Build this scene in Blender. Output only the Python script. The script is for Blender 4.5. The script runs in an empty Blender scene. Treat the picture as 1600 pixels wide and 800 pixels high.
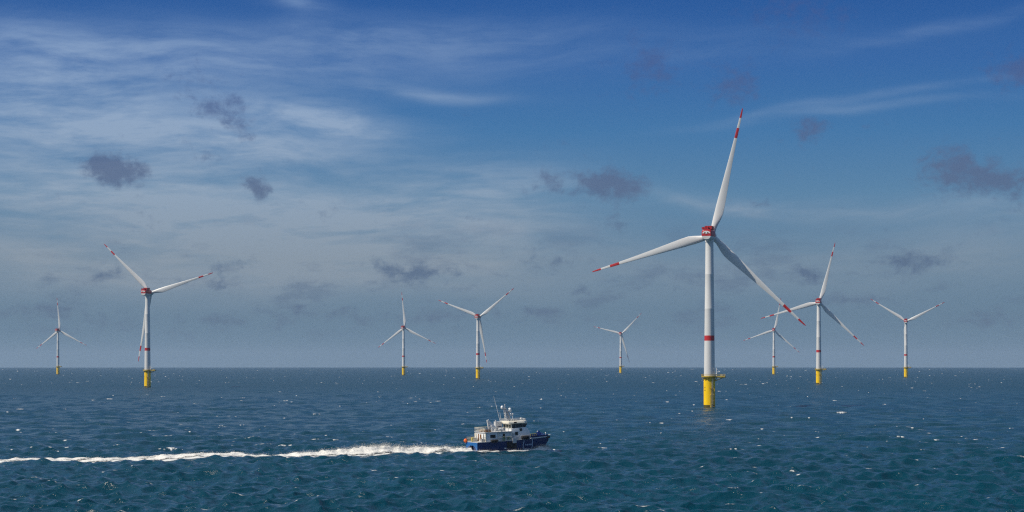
import bpy, bmesh, math, random
import numpy as np
from mathutils import Vector, Matrix

# ------------------------------------------------------------------ scene, camera, sun, sky
S = bpy.context.scene
COL = S.collection
random.seed(7)
RNG = np.random.default_rng(11)
R_EARTH = 6.371e6
CAM_H = 22.2                       # deck height of the ship the picture is taken from
F_PX = 2900.0                      # focal length for a picture 1600 wide
EYE_Y = 566.4                      # picture row of the eye level (the sea horizon dips below it)

cam_d = bpy.data.cameras.new('camera')
cam = bpy.data.objects.new('camera', cam_d)
COL.objects.link(cam)
cam.location = (0, 0, CAM_H)
cam.rotation_euler = (math.radians(90), 0, 0)
cam_d.sensor_width = 36.0
cam_d.lens = F_PX / 1600 * 36
cam_d.shift_y = (EYE_Y - 400) / 1600
cam_d.clip_start = 0.5
cam_d.clip_end = 80000
S.camera = cam

SUN_AZ = math.radians(-108)        # bearing from the view direction, clockwise: left and behind
SUN_EL = math.radians(48)
SUN_STRENGTH = 4.6
sun_dir = Vector((math.sin(SUN_AZ) * math.cos(SUN_EL), math.cos(SUN_AZ) * math.cos(SUN_EL), math.sin(SUN_EL)))
sd = bpy.data.lights.new('sun', 'SUN')
sd.energy = SUN_STRENGTH
sd.angle = math.radians(0.53)
sd.color = (1.0, 0.91, 0.77)
so = bpy.data.objects.new('sun', sd)
COL.objects.link(so)
so.rotation_euler = sun_dir.to_track_quat('Z', 'Y').to_euler()
so.location = (0, 0, 400)

S.view_settings.view_transform = 'Standard'
S.view_settings.look = 'None'
S.view_settings.exposure = 0.0
S.view_settings.gamma = 1.0
S.view_settings.use_curve_mapping = False
S.render.engine = 'CYCLES'
S.cycles.volume_bounces = 0
S.cycles.max_bounces = 6
S.cycles.diffuse_bounces = 2
S.cycles.glossy_bounces = 3
S.cycles.transparent_max_bounces = 12
S.cycles.use_denoising = False
S.cycles.denoiser = 'OPENIMAGEDENOISE'
S.cycles.denoising_input_passes = 'RGB_ALBEDO_NORMAL'
S.cycles.denoising_prefilter = 'ACCURATE'
S.cycles.sample_clamp_indirect = 4.0
S.cycles.sample_clamp_direct = 1.5
S.cycles.pixel_filter_type = 'BLACKMAN_HARRIS'
S.cycles.filter_width = 1.25


def lin(r, g, b):
    def f(c):
        c /= 255.0
        return c / 12.92 if c <= 0.04045 else ((c + 0.055) / 1.055) ** 2.4
    return (f(r), f(g), f(b), 1.0)


class V:
    """a value socket with arithmetic, for writing node maths as expressions"""
    nt = None

    def __init__(self, s):
        self.s = s

    @staticmethod
    def m(op, *a, clamp=False):
        n = V.nt.nodes.new('ShaderNodeMath')
        n.operation = op
        n.use_clamp = clamp
        for k, x in enumerate(a):
            if isinstance(x, V):
                V.nt.links.new(x.s, n.inputs[k])
            else:
                n.inputs[k].default_value = x
        return V(n.outputs[0])

    def __add__(self, o): return V.m('ADD', self, o)
    def __radd__(self, o): return V.m('ADD', o, self)
    def __sub__(self, o): return V.m('SUBTRACT', self, o)
    def __rsub__(self, o): return V.m('SUBTRACT', o, self)
    def __mul__(self, o): return V.m('MULTIPLY', self, o)
    def __rmul__(self, o): return V.m('MULTIPLY', o, self)
    def __truediv__(self, o): return V.m('DIVIDE', self, o)


def vmax(a, b): return V.m('MAXIMUM', a, b)
def vmin(a, b): return V.m('MINIMUM', a, b)


def sstep(x, a, b):
    n = V.nt.nodes.new('ShaderNodeMapRange')
    n.interpolation_type = 'SMOOTHSTEP'
    V.nt.links.new(x.s, n.inputs['Value'])
    n.inputs['From Min'].default_value = a
    n.inputs['From Max'].default_value = b
    return V(n.outputs['Result'])


def vec(x, y, z=0.0):
    n = V.nt.nodes.new('ShaderNodeCombineXYZ')
    for k, c in enumerate((x, y, z)):
        if isinstance(c, V):
            V.nt.links.new(c.s, n.inputs[k])
        else:
            n.inputs[k].default_value = c
    return n.outputs[0]


def noise(v, scale, detail=4, rough=0.55, dist=0.0, lac=2.0):
    n = V.nt.nodes.new('ShaderNodeTexNoise')
    V.nt.links.new(v, n.inputs['Vector'])
    n.inputs['Scale'].default_value = scale
    n.inputs['Detail'].default_value = detail
    n.inputs['Roughness'].default_value = rough
    n.inputs['Distortion'].default_value = dist
    n.inputs['Lacunarity'].default_value = lac
    return V(n.outputs[0])


def mixc(fac, a, b):
    n = V.nt.nodes.new('ShaderNodeMix')
    n.data_type = 'RGBA'
    n.clamp_factor = True
    for x, k in ((fac, 0), (a, 6), (b, 7)):
        if isinstance(x, V):
            V.nt.links.new(x.s, n.inputs[k])
        elif isinstance(x, (int, float)):
            n.inputs[k].default_value = x
        elif isinstance(x, tuple):
            n.inputs[k].default_value = x
        else:
            V.nt.links.new(x, n.inputs[k])
    return n.outputs[2]


def ramp(x, lo, hi, stops):
    n = V.nt.nodes.new('ShaderNodeMapRange')
    V.nt.links.new(x.s, n.inputs['Value'])
    n.inputs['From Min'].default_value = lo
    n.inputs['From Max'].default_value = hi
    r = V.nt.nodes.new('ShaderNodeValToRGB')
    V.nt.links.new(n.outputs[0], r.inputs[0])
    e = r.color_ramp.elements
    while len(e) < len(stops):
        e.new(0.5)
    for k, (p, c) in enumerate(stops):
        e[k].position = (p - lo) / (hi - lo)
        e[k].color = c
    return r.outputs[0]


def build_world():
    w = bpy.data.worlds.new('World')
    S.world = w
    w.use_nodes = True
    nt = w.node_tree
    nt.nodes.clear()
    V.nt = nt
    out = nt.nodes.new('ShaderNodeOutputWorld')
    bg = nt.nodes.new('ShaderNodeBackground')
    K = 0.10
    bg.inputs['Strength'].default_value = K
    nt.links.new(bg.outputs[0], out.inputs[0])
    sky = nt.nodes.new('ShaderNodeTexSky')
    sky.sky_type = 'NISHITA'
    sky.sun_disc = False
    sky.sun_elevation = SUN_EL
    sky.sun_rotation = SUN_AZ
    sky.altitude = 20
    sky.air_density = 1.0
    sky.dust_density = 0.6
    sky.ozone_density = 2.0
    tc = nt.nodes.new('ShaderNodeTexCoord')
    sp = nt.nodes.new('ShaderNodeSeparateXYZ')
    nt.links.new(tc.outputs['Generated'], sp.inputs[0])
    x, y, z = (V(sp.outputs[k]) for k in range(3))
    az = V.m('ARCTAN2', x, y)
    el = V.m('ARCSINE', z)
    # bearing and elevation of the direction, in units of 100/2900 radian (about 2 degrees)
    U = az * 29.0
    E = el * 29.0
    P = vec(U, E)

    clear = ramp(E, -1, 16, [
        (-1, lin(98, 126, 148)), (0.0, lin(102, 130, 152)), (0.7, lin(98, 125, 147)), (1.6, lin(100, 130, 155)),
        (2.6, lin(89, 131, 166)), (3.6, lin(66, 118, 168)), (4.6, lin(52, 102, 164)), (5.6, lin(40, 89, 155)),
        (8.0, lin(62, 112, 168)), (15.5, lin(58, 110, 165))])

    def blobs(lst):
        """soft elliptical patches at given bearings and elevations (px from the photograph's frame)"""
        acc = None
        for (px, py, rx, ry, rot, amp) in lst:
            cu, cv = (px - 800) / 100, (EYE_Y - py) / 100
            c, s = math.cos(math.radians(rot)), math.sin(math.radians(rot))
            du, dv = WU - cu, WV - cv
            a = (du * c + dv * s) * (100 / rx)
            b = (dv * c - du * s) * (100 / ry)
            r2 = a * a + b * b
            g = V.m('EXPONENT', r2 * -0.9) * amp
            acc = g if acc is None else acc + g
        return acc

    # ---- high thin cirrus: fibrous, stretched sideways
    n1 = noise(vec(U * 0.22, E * 0.35, 3.0), 1.0, 2, 0.5)
    WU = U + (noise(vec(U * 0.35, E * 0.5, 7.1), 1.0, 2, 0.5) - 0.5) * 1.6
    WV = E + (n1 - 0.5) * 0.9
    veil = blobs([
        (170, 95, 330, 42, -3, 0.55), (60, 170, 190, 70, -4, 0.55), (250, 215, 240, 60, -6, 0.35),
        (500, 188, 130, 24, -4, 0.80), (380, 235, 260, 30, -4, 0.45), (110, 300, 260, 70, 0, 0.55),
        (300, 345, 330, 50, -6, 0.50), (520, 325, 230, 38, 6, 0.55), (760, 300, 110, 40, 0, 0.50),
        (620, 350, 190, 30, 0, 0.42), (200, 410, 330, 60, 0, 0.42), (600, 420, 330, 50, 0, 0.30),
        (460, 16, 60, 13, -5, 0.50), (640, 55, 230, 22, 2, 0.34), (560, 90, 260, 30, 2, 0.20),
        (700, 142, 90, 10, -6, 0.30), (1380, 165, 220, 6, 7, 0.20), (1340, 186, 180, 7, 4, 0.22),
        (1450, 66, 140, 10, 12, 0.18), (1000, 90, 330, 30, 0, 0.12), (1320, 328, 330, 14, -5, 0.34),
        (820, 360, 120, 30, 10, 0.32), (1150, 315, 160, 10, -5, 0.26), (1200, 420, 420, 50, 0, 0.22),
        (1500, 390, 220, 50, 0, 0.20), (420, 425, 420, 46, 0, 0.55), (120, 440, 260, 40, 0, 0.35), (1350, 430, 380, 40, 0, 0.18)])
    fib = noise(vec(WU * 0.42 + WV * 0.2, WV * 2.1, 1.7), 1.0, 8, 0.60, 0.0)
    fine = noise(vec(WU * 1.1 - WV * 0.9, WV * 6.2, 4.4), 1.0, 8, 0.64, 0.0)
    tex = sstep(fib * 0.62 + fine * 0.38, 0.29, 0.73)
    cirrus = veil * (tex * (sstep(E, 1.0, 2.4) * 0.75 + 0.45) + 0.55 - sstep(E, 1.0, 2.4) * 0.35)
    # thin veil elsewhere round the sky, thickened overhead to brighten the water
    away = sstep(V.m('ABSOLUTE', U), 8.5, 13.0) * sstep(E, 0.5, 3.0)
    cirrus = cirrus + away * tex * 0.35 + sstep(E, 5.8, 8.0) * (tex * 0.65 + 0.15)
    cirrus = vmin(cirrus, 0.85)
    cir_col = ramp(E, 0, 6, [(0, lin(126, 142, 158)), (1.6, lin(142, 155, 168)), (2.6, lin(150, 168, 188)),
                             (4.0, lin(152, 174, 202)), (5.8, lin(128, 158, 200))])
    col = mixc(cirrus, clear, cir_col)

    # ---- small ragged grey clouds in their own shade
    wn = noise(vec(U, E * 1.2, 9.0), 2.4, 4, 0.55)
    wm = noise(vec(U, E * 1.2, 21.0), 2.4, 4, 0.55)
    WU = U + (wn - 0.5) * 0.55
    WV = E + (wm - 0.5) * 0.38
    dark = blobs([
        (165, 268, 32, 22, 0, 0.9), (205, 274, 38, 20, 0, 1.0), (350, 176, 46, 30, -22, 0.75), (296, 128, 26, 26, -30, 0.42),
        (390, 205, 26, 12, -20, 0.40), (318, 246, 22, 14, -30, 0.52), (392, 290, 26, 15, -15, 0.85), (407, 308, 12, 12, -30, 0.6),
        (930, 287, 30, 24, 0, 0.9), (975, 292, 40, 24, 0, 1.0), (858, 287, 28, 20, -20, 0.8), (1018, 110, 46, 44, 0, 0.75),
        (1145, 142, 44, 34, 0, 0.75), (1240, 25, 90, 50, 0, 0.62), (1260, 212, 34, 24, -10, 0.72), (1345, 203, 14, 11, 0, 0.55),
        (1470, 270, 46, 34, 0, 0.9), (1525, 292, 40, 26, 0, 0.75), (1555, 296, 22, 22, 0, 0.7), (1570, 128, 46, 24, -8, 1.0),
        (650, 425, 46, 16, 0, 0.75), (598, 417, 22, 13, 0, 0.65), (715, 430, 20, 10, 0, 0.5), (360, 417, 28, 9, -5, 0.7), (840, 412, 34, 20, 0, 0.55),
        (876, 407, 16, 9, 0, 0.55), (1255, 427, 26, 12, -10, 0.75), (1400, 418, 42, 17, -10, 0.7), (1455, 408, 60, 18, 0, 0.55),
        (915, 457, 20, 7, 0, 0.6), (340, 446, 60, 12, -4, 0.6), (185, 431, 34, 11, 4, 0.6), (962, 352, 34, 15, 0, 0.48),
        (470, 490, 44, 12, 0, 0.55), (90, 494, 120, 18, 0, 0.45), (300, 515, 220, 18, 0, 0.35), (552, 492, 34, 9, 0, 0.5),
        (650, 500, 90, 16, 0, 0.42), (1525, 500, 70, 16, 0, 0.5), (1080, 442, 50, 14, 0, 0.42), (1120, 400, 40, 12, 0, 0.4),
        (1350, 470, 70, 14, 0, 0.42), (820, 490, 120, 14, 0, 0.35), (500, 335, 44, 10, -4, 0.35), (230, 352, 26, 16, -20, 0.42),
        (1180, 322, 40, 8, 0, 0.35), (1570, 340, 30, 14, 0, 0.4), (720, 345, 14, 7, 0, 0.5), (830, 231, 12, 7, 0, 0.45),
        (880, 229, 22, 8, 0, 0.32)])
    puff = noise(vec(U, E * 1.25, 5.0), 3.4, 9, 0.66, 0.25)
    cover = sstep(dark * 0.92 + (puff - 0.5) * 2.0, 0.18, 1.02)
    bank_n = noise(vec(U * 0.55, E * 1.5, 14.0), 1.9, 8, 0.62)
    bank = sstep(bank_n, 0.50, 0.68) * sstep(E, 0.25, 0.7) * (1.0 - sstep(E, 1.2, 2.6))
    back = sstep(V.m('ABSOLUTE', U), 8.5, 11.0) * sstep(E, 0.3, 1.2) * (1.0 - sstep(E, 6.0, 10.0)) * sstep(puff, 0.58, 0.72)
    cover = vmin(cover * 0.85 + bank * 0.5 + back * 0.5, 0.9)
    dk_col = ramp(E, 0, 6, [(0, lin(88, 106, 130)), (1.8, lin(86, 107, 136)), (3.0, lin(86, 104, 138)), (4.6, lin(70, 95, 146)), (5.8, lin(60, 88, 148))])
    col = mixc(cover, col, dk_col)

    gain = nt.nodes.new('ShaderNodeVectorMath')
    gain.operation = 'SCALE'
    nt.links.new(col, gain.inputs[0])
    gain.inputs['Scale'].default_value = 1.0 / K
    fin = mixc(sstep(E, 6.5, 14.0), gain.outputs[0], sky.outputs[0])
    nt.links.new(fin, bg.inputs['Color'])


build_world()


# ------------------------------------------------------------------ materials
def mat(name, color, rough=0.5, spec=0.5, metal=0.0, vary=0.0, vscale=0.6, bump=0.0, streak=None):
    m = bpy.data.materials.new(name)
    m.use_nodes = True
    nt = m.node_tree
    V.nt = nt
    b = nt.nodes['Principled BSDF']
    b.inputs['Roughness'].default_value = rough
    b.inputs['Metallic'].default_value = metal
    b.inputs['Specular IOR Level'].default_value = spec
    c = color if len(color) == 4 else (*color, 1.0)
    tc = nt.nodes.new('ShaderNodeTexCoord')
    sp = nt.nodes.new('ShaderNodeSeparateXYZ')
    nt.links.new(tc.outputs['Object'], sp.inputs[0])
    X, Y, Z = (V(sp.outputs[k]) for k in range(3))
    colour = None
    if vary:
        n = noise(vec(X, Y, Z * 0.45), vscale, 5, 0.6)
        dark = tuple(k * (1 - vary) for k in c[:3]) + (1.0,)
        lite = tuple(min(1, k * (1 + vary * 0.6)) for k in c[:3]) + (1.0,)
        colour = mixc(sstep(n, 0.3, 0.7), dark, lite)
    if streak:
        # run-down stains: (colour, density, scale across, stretch down)
        sc, dens, scl = streak
        n = noise(vec(X * scl, Y * scl, Z * scl * 0.07), 1.0, 5, 0.6)
        colour = mixc(sstep(n, 0.72 - dens, 0.86 - dens) * 0.55, colour if colour is not None else c, sc)
    if colour is not None:
        nt.links.new(colour, b.inputs['Base Color'])
    else:
        b.inputs['Base Color'].default_value = c
    return m


M = {
    'tower': mat('tower paint', (0.66, 0.665, 0.65), 0.42, 0.4, vary=0.07, vscale=0.09, streak=((0.42, 0.41, 0.37, 1), 0.08, 0.55)),
    'blade': mat('blade gelcoat', (0.68, 0.69, 0.68), 0.38, 0.45, vary=0.06, vscale=0.12),
    'red': mat('signal red paint', (0.48, 0.022, 0.026), 0.45, 0.4, vary=0.16, vscale=0.35),
    'yellow': mat('yellow paint', (0.94, 0.60, 0.002), 0.65, 0.2, vary=0.10, vscale=0.25, streak=((0.40, 0.17, 0.02, 1), 0.10, 0.9)),
    'yellow_dull': mat('weathered yellow steel', (0.46, 0.34, 0.05), 0.6, 0.3, vary=0.3, vscale=0.9),
    'grating': mat('galvanised grating', (0.33, 0.32, 0.27), 0.6, 0.4, vary=0.25, vscale=1.5),
    'rust': mat('rusty steel', (0.22, 0.10, 0.03), 0.8, 0.2, vary=0.3, vscale=1.2),
    'weed': mat('marine growth', (0.10, 0.085, 0.02), 0.9, 0.2, vary=0.4, vscale=1.6),
    'hubgrey': mat('hub paint', (0.60, 0.61, 0.61), 0.42, 0.4, vary=0.06, vscale=0.3),
    'white': mat('white paint', (0.80, 0.80, 0.785), 0.4, 0.45, vary=0.08, vscale=0.7, streak=((0.48, 0.40, 0.28, 1), 0.02, 1.6)),
    'sunlit_cream': mat('cream paint', (0.74, 0.70, 0.58), 0.42, 0.4, vary=0.10, vscale=0.8),  # warm sunlight on aft wall, roof and posts put into the colour
    'lightgrey': mat('light grey paint', (0.58, 0.58, 0.57), 0.5, 0.4, vary=0.16, vscale=0.9, streak=((0.34, 0.28, 0.20, 1), 0.05, 1.4)),
    'deck': mat('deck paint', (0.22, 0.23, 0.22), 0.75, 0.3, vary=0.2, vscale=1.1),
    'navy': mat('navy hull paint', (0.007, 0.022, 0.105), 0.33, 0.5, vary=0.25, vscale=0.5, streak=((0.02, 0.03, 0.08, 1), 0.06, 0.9)),
    'stern_sunlit_blue': mat('sunlit blue paint', (0.015, 0.12, 0.36), 0.38, 0.5, vary=0.15, vscale=0.8),  # sunlight on the stern is put into this brighter blue
    'antifoul': mat('red bottom paint', (0.20, 0.035, 0.03), 0.6, 0.3, vary=0.3, vscale=1.0),
    'black': mat('black rubber', (0.022, 0.022, 0.023), 0.7, 0.3, vary=0.3, vscale=1.5),
    'glass': mat('dark window glass', (0.012, 0.018, 0.022), 0.06, 0.6),
    'glass_green': mat('greenish window glass', (0.05, 0.065, 0.05), 0.08, 0.6),
    'sign_blue': mat('dark blue board', (0.010, 0.016, 0.05), 0.4, 0.4),
    'mark': mat('pale lettering paint', (0.42, 0.50, 0.62), 0.5, 0.3),
    'orange': mat('orange buoy plastic', (0.85, 0.16, 0.015), 0.45, 0.4, vary=0.1, vscale=3.0),
    'hiviz': mat('yellow plastic', (0.62, 0.50, 0.03), 0.5, 0.4, vary=0.15, vscale=2.0),
    'brown': mat('brown board', (0.06, 0.035, 0.025), 0.5, 0.4),
    'green': mat('green plastic', (0.10, 0.22, 0.07), 0.6, 0.3, vary=0.2, vscale=2.0),
    'steel': mat('grey steel', (0.34, 0.35, 0.35), 0.45, 0.5, vary=0.15, vscale=1.5),
    'winch_blue': mat('blue machine paint', (0.018, 0.05, 0.26), 0.4, 0.5, vary=0.15, vscale=2.0),
    'dark_vent': mat('dark vent grille', (0.02, 0.018, 0.015), 0.7, 0.2),
}


# ------------------------------------------------------------------ helpers
def tag(o, label=None, cat=None, group=None, kind=None):
    for k, v in (('label', label), ('category', cat), ('group', group), ('kind', kind)):
        if v:
            o[k] = v
    return o


def empty(name, loc, rz=0.0):
    o = bpy.data.objects.new(name, None)
    COL.objects.link(o)
    o.location = loc
    o.rotation_euler = (0, 0, rz)
    o.empty_display_size = 1.0
    return o


def link(name, bm, mats, parent=None, smooth=40):
    me = bpy.data.meshes.new(name)
    bmesh.ops.recalc_face_normals(bm, faces=bm.faces)
    bm.to_mesh(me)
    bm.free()
    for m in (mats if isinstance(mats, (list, tuple)) else [mats]):
        me.materials.append(m)
    if smooth:
        for p in me.polygons:
            p.use_smooth = True
        me.set_sharp_from_angle(angle=math.radians(smooth))
    o = bpy.data.objects.new(name, me)
    COL.objects.link(o)
    if parent:
        o.parent = parent
    return o


def loft(bm, rings, cap=True, mi=0):
    """rings: lists of equal length of 3-D points; joined into a closed-section skin"""
    vs = [[bm.verts.new(p) for p in r] for r in rings]
    n = len(vs[0])
    for a, b in zip(vs, vs[1:]):
        for k in range(n):
            f = bm.faces.new((a[k], a[(k + 1) % n], b[(k + 1) % n], b[k]))
            f.material_index = mi
    if cap:
        for r in (vs[0], vs[-1]):
            try:
                bm.faces.new(r).material_index = mi
            except ValueError:
                pass
    return vs


def lathe(bm, prof, n=32, mi=0, cx=0, cy=0, cap=True):
    return loft(bm, [[(cx + r * math.cos(2 * math.pi * k / n), cy + r * math.sin(2 * math.pi * k / n), z) for k in range(n)] for r, z in prof], cap, mi)


def tube(bm, p, q, r, n=8, r2=None, mi=0):
    p, q = Vector(p), Vector(q)
    d = (q - p).normalized()
    a = d.orthogonal().normalized()
    b = d.cross(a)
    r2 = r if r2 is None else r2
    loft(bm, [[tuple(c + (a * math.cos(2 * math.pi * k / n) + b * math.sin(2 * math.pi * k / n)) * rr) for k in range(n)] for c, rr in ((p, r), (q, r2))], True, mi)


def path(bm, pts, r, n=8, mi=0):
    for p, q in zip(pts, pts[1:]):
        tube(bm, p, q, r, n, mi=mi)


def box(bm, x0, x1, y0, y1, z0, z1, bev=0.0, mi=0):
    vs = [bm.verts.new(p) for p in ((x0, y0, z0), (x1, y0, z0), (x1, y1, z0), (x0, y1, z0), (x0, y0, z1), (x1, y0, z1), (x1, y1, z1), (x0, y1, z1))]
    fs = [bm.faces.new([vs[i] for i in q]) for q in ((0, 3, 2, 1), (4, 5, 6, 7), (0, 1, 5, 4), (1, 2, 6, 5), (2, 3, 7, 6), (3, 0, 4, 7))]
    for f in fs:
        f.material_index = mi
    if bev:
        es = {e for f in fs for e in f.edges}
        r = bmesh.ops.bevel(bm, geom=list(es), offset=bev, segments=2, affect='EDGES', profile=0.6)
        for f in r['faces']:
            f.material_index = mi


def prism(bm, poly, axis, a, b, mi=0, bev=0.0):
    """extrude a 2-D outline along an axis ('x', 'y' or 'z') from a to b"""
    def P(u, v, t):
        return {'x': (t, u, v), 'y': (u, t, v), 'z': (u, v, t)}[axis]
    lo = [bm.verts.new(P(u, v, a)) for u, v in poly]
    hi = [bm.verts.new(P(u, v, b)) for u, v in poly]
    n = len(poly)
    fs = [bm.faces.new(lo), bm.faces.new(hi)]
    for k in range(n):
        fs.append(bm.faces.new((lo[k], lo[(k + 1) % n], hi[(k + 1) % n], hi[k])))
    for f in fs:
        f.material_index = mi
    if bev:
        bmesh.ops.recalc_face_normals(bm, faces=fs)
        es = {e for f in fs for e in f.edges}
        r = bmesh.ops.bevel(bm, geom=list(es), offset=bev, segments=2, affect='EDGES', profile=0.6)
        for f in r['faces']:
            f.material_index = mi


def sphere(bm, c, r, seg=16, sz=1.0, mi=0):
    res = bmesh.ops.create_uvsphere(bm, u_segments=seg, v_segments=max(6, seg // 2), radius=r)
    for v in res['verts']:
        v.co = Vector(c) + Vector((v.co.x, v.co.y, v.co.z * sz))
    for f in {f for v in res['verts'] for f in v.link_faces}:
        f.material_index = mi


# ------------------------------------------------------------------ the sea surface
def value_noise(x, y, seed=0):
    def h(i, j):
        n = (i * 374761393 + j * 668265263 + seed * 974634521) & 0xffffffff
        n = ((n ^ (n >> 13)) * 1274126177) & 0xffffffff
        return ((n ^ (n >> 16)) & 0xffff) / 65535.0
    xi, yi = np.floor(x).astype(np.int64), np.floor(y).astype(np.int64)
    fx, fy = x - xi, y - yi
    fx, fy = fx * fx * (3 - 2 * fx), fy * fy * (3 - 2 * fy)
    a = h(xi, yi) * (1 - fx) + h(xi + 1, yi) * fx
    b = h(xi, yi + 1) * (1 - fx) + h(xi + 1, yi + 1) * fx
    return a * (1 - fy) + b * fy


def fbm(x, y, octaves=4, seed=0):
    t, a, s = 0.0, 0.5, 0.0
    for o in range(octaves):
        t = t + a * value_noise(x * 2 ** o, y * 2 ** o, seed + o)
        s += a
        a *= 0.55
    return t / s


WIND = math.radians(18)            # the wind comes from this bearing, so the seas run the other way
NW = 110
w_len = np.exp(np.linspace(np.log(1.5), np.log(48), NW)) * RNG.uniform(0.95, 1.05, NW)
w_k = 2 * np.pi / w_len
spread = np.interp(np.log(w_len), [np.log(1.5), np.log(48)], [1.0, 0.46])
w_dir = math.pi + WIND + RNG.normal(0, 1, NW) * spread
w_dx, w_dy = np.sin(w_dir), np.cos(w_dir)
w_amp = 0.0100 * w_len ** 0.75 * (1 + 0.85 * np.exp(-(np.log(w_len / 4.0) / 0.5) ** 2)) * np.exp(-(w_len / 42.0) ** 4) * RNG.uniform(0.6, 1.4, NW)
w_ph = RNG.uniform(0, 2 * np.pi, NW)


def waves(x, y, cell=None, chop=0.0):
    """height (and sideways push) of the sea at world x, y; waves finer than the mesh fade out"""
    z = np.zeros_like(x)
    sx = np.zeros_like(x)
    sy = np.zeros_like(x)
    for k in range(NW):
        a = w_amp[k]
        if cell is not None:
            f = np.clip((w_len[k] / cell - 2.0) / 2.0, 0, 1)
            if not f.any():
                continue
            a = a * f
        p = w_k[k] * (w_dx[k] * x + w_dy[k] * y) + w_ph[k]
        z += a * np.sin(p)
        if chop:
            c = np.cos(p) * a
            sx += w_dx[k] * c
            sy += w_dy[k] * c
    return (z, sx, sy) if chop else z


# the boat's course, needed for its wake
HEAD = math.radians(24)
FWD = Vector((math.cos(HEAD), math.sin(HEAD), 0))
PORT = Vector((-math.sin(HEAD), math.cos(HEAD), 0))
STERN = Vector((-9.9, 459.6, 0))
B_L = 19.6


def boat_uv(x, y):
    dx, dy = x - STERN.x, y - STERN.y
    return dx * FWD.x + dy * FWD.y, dx * PORT.x + dy * PORT.y


def calm(x, y):
    """the seas are flattened under the hull and in the churned water behind it"""
    u, v = boat_uv(x, y)
    du = np.maximum(np.abs(u - B_L / 2) - B_L / 2, 0)
    dv = np.maximum(np.abs(v) - 3.4, 0)
    hull = 0.75 * np.exp(-(du ** 2 + dv ** 2) / 9.0)
    trail = 0.48 * np.exp(-(v / 9.0) ** 4) * (u < 2) * np.clip(1 - (-u - 150) / 40, 0, 1)
    return 1 - np.maximum(hull, trail)


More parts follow.
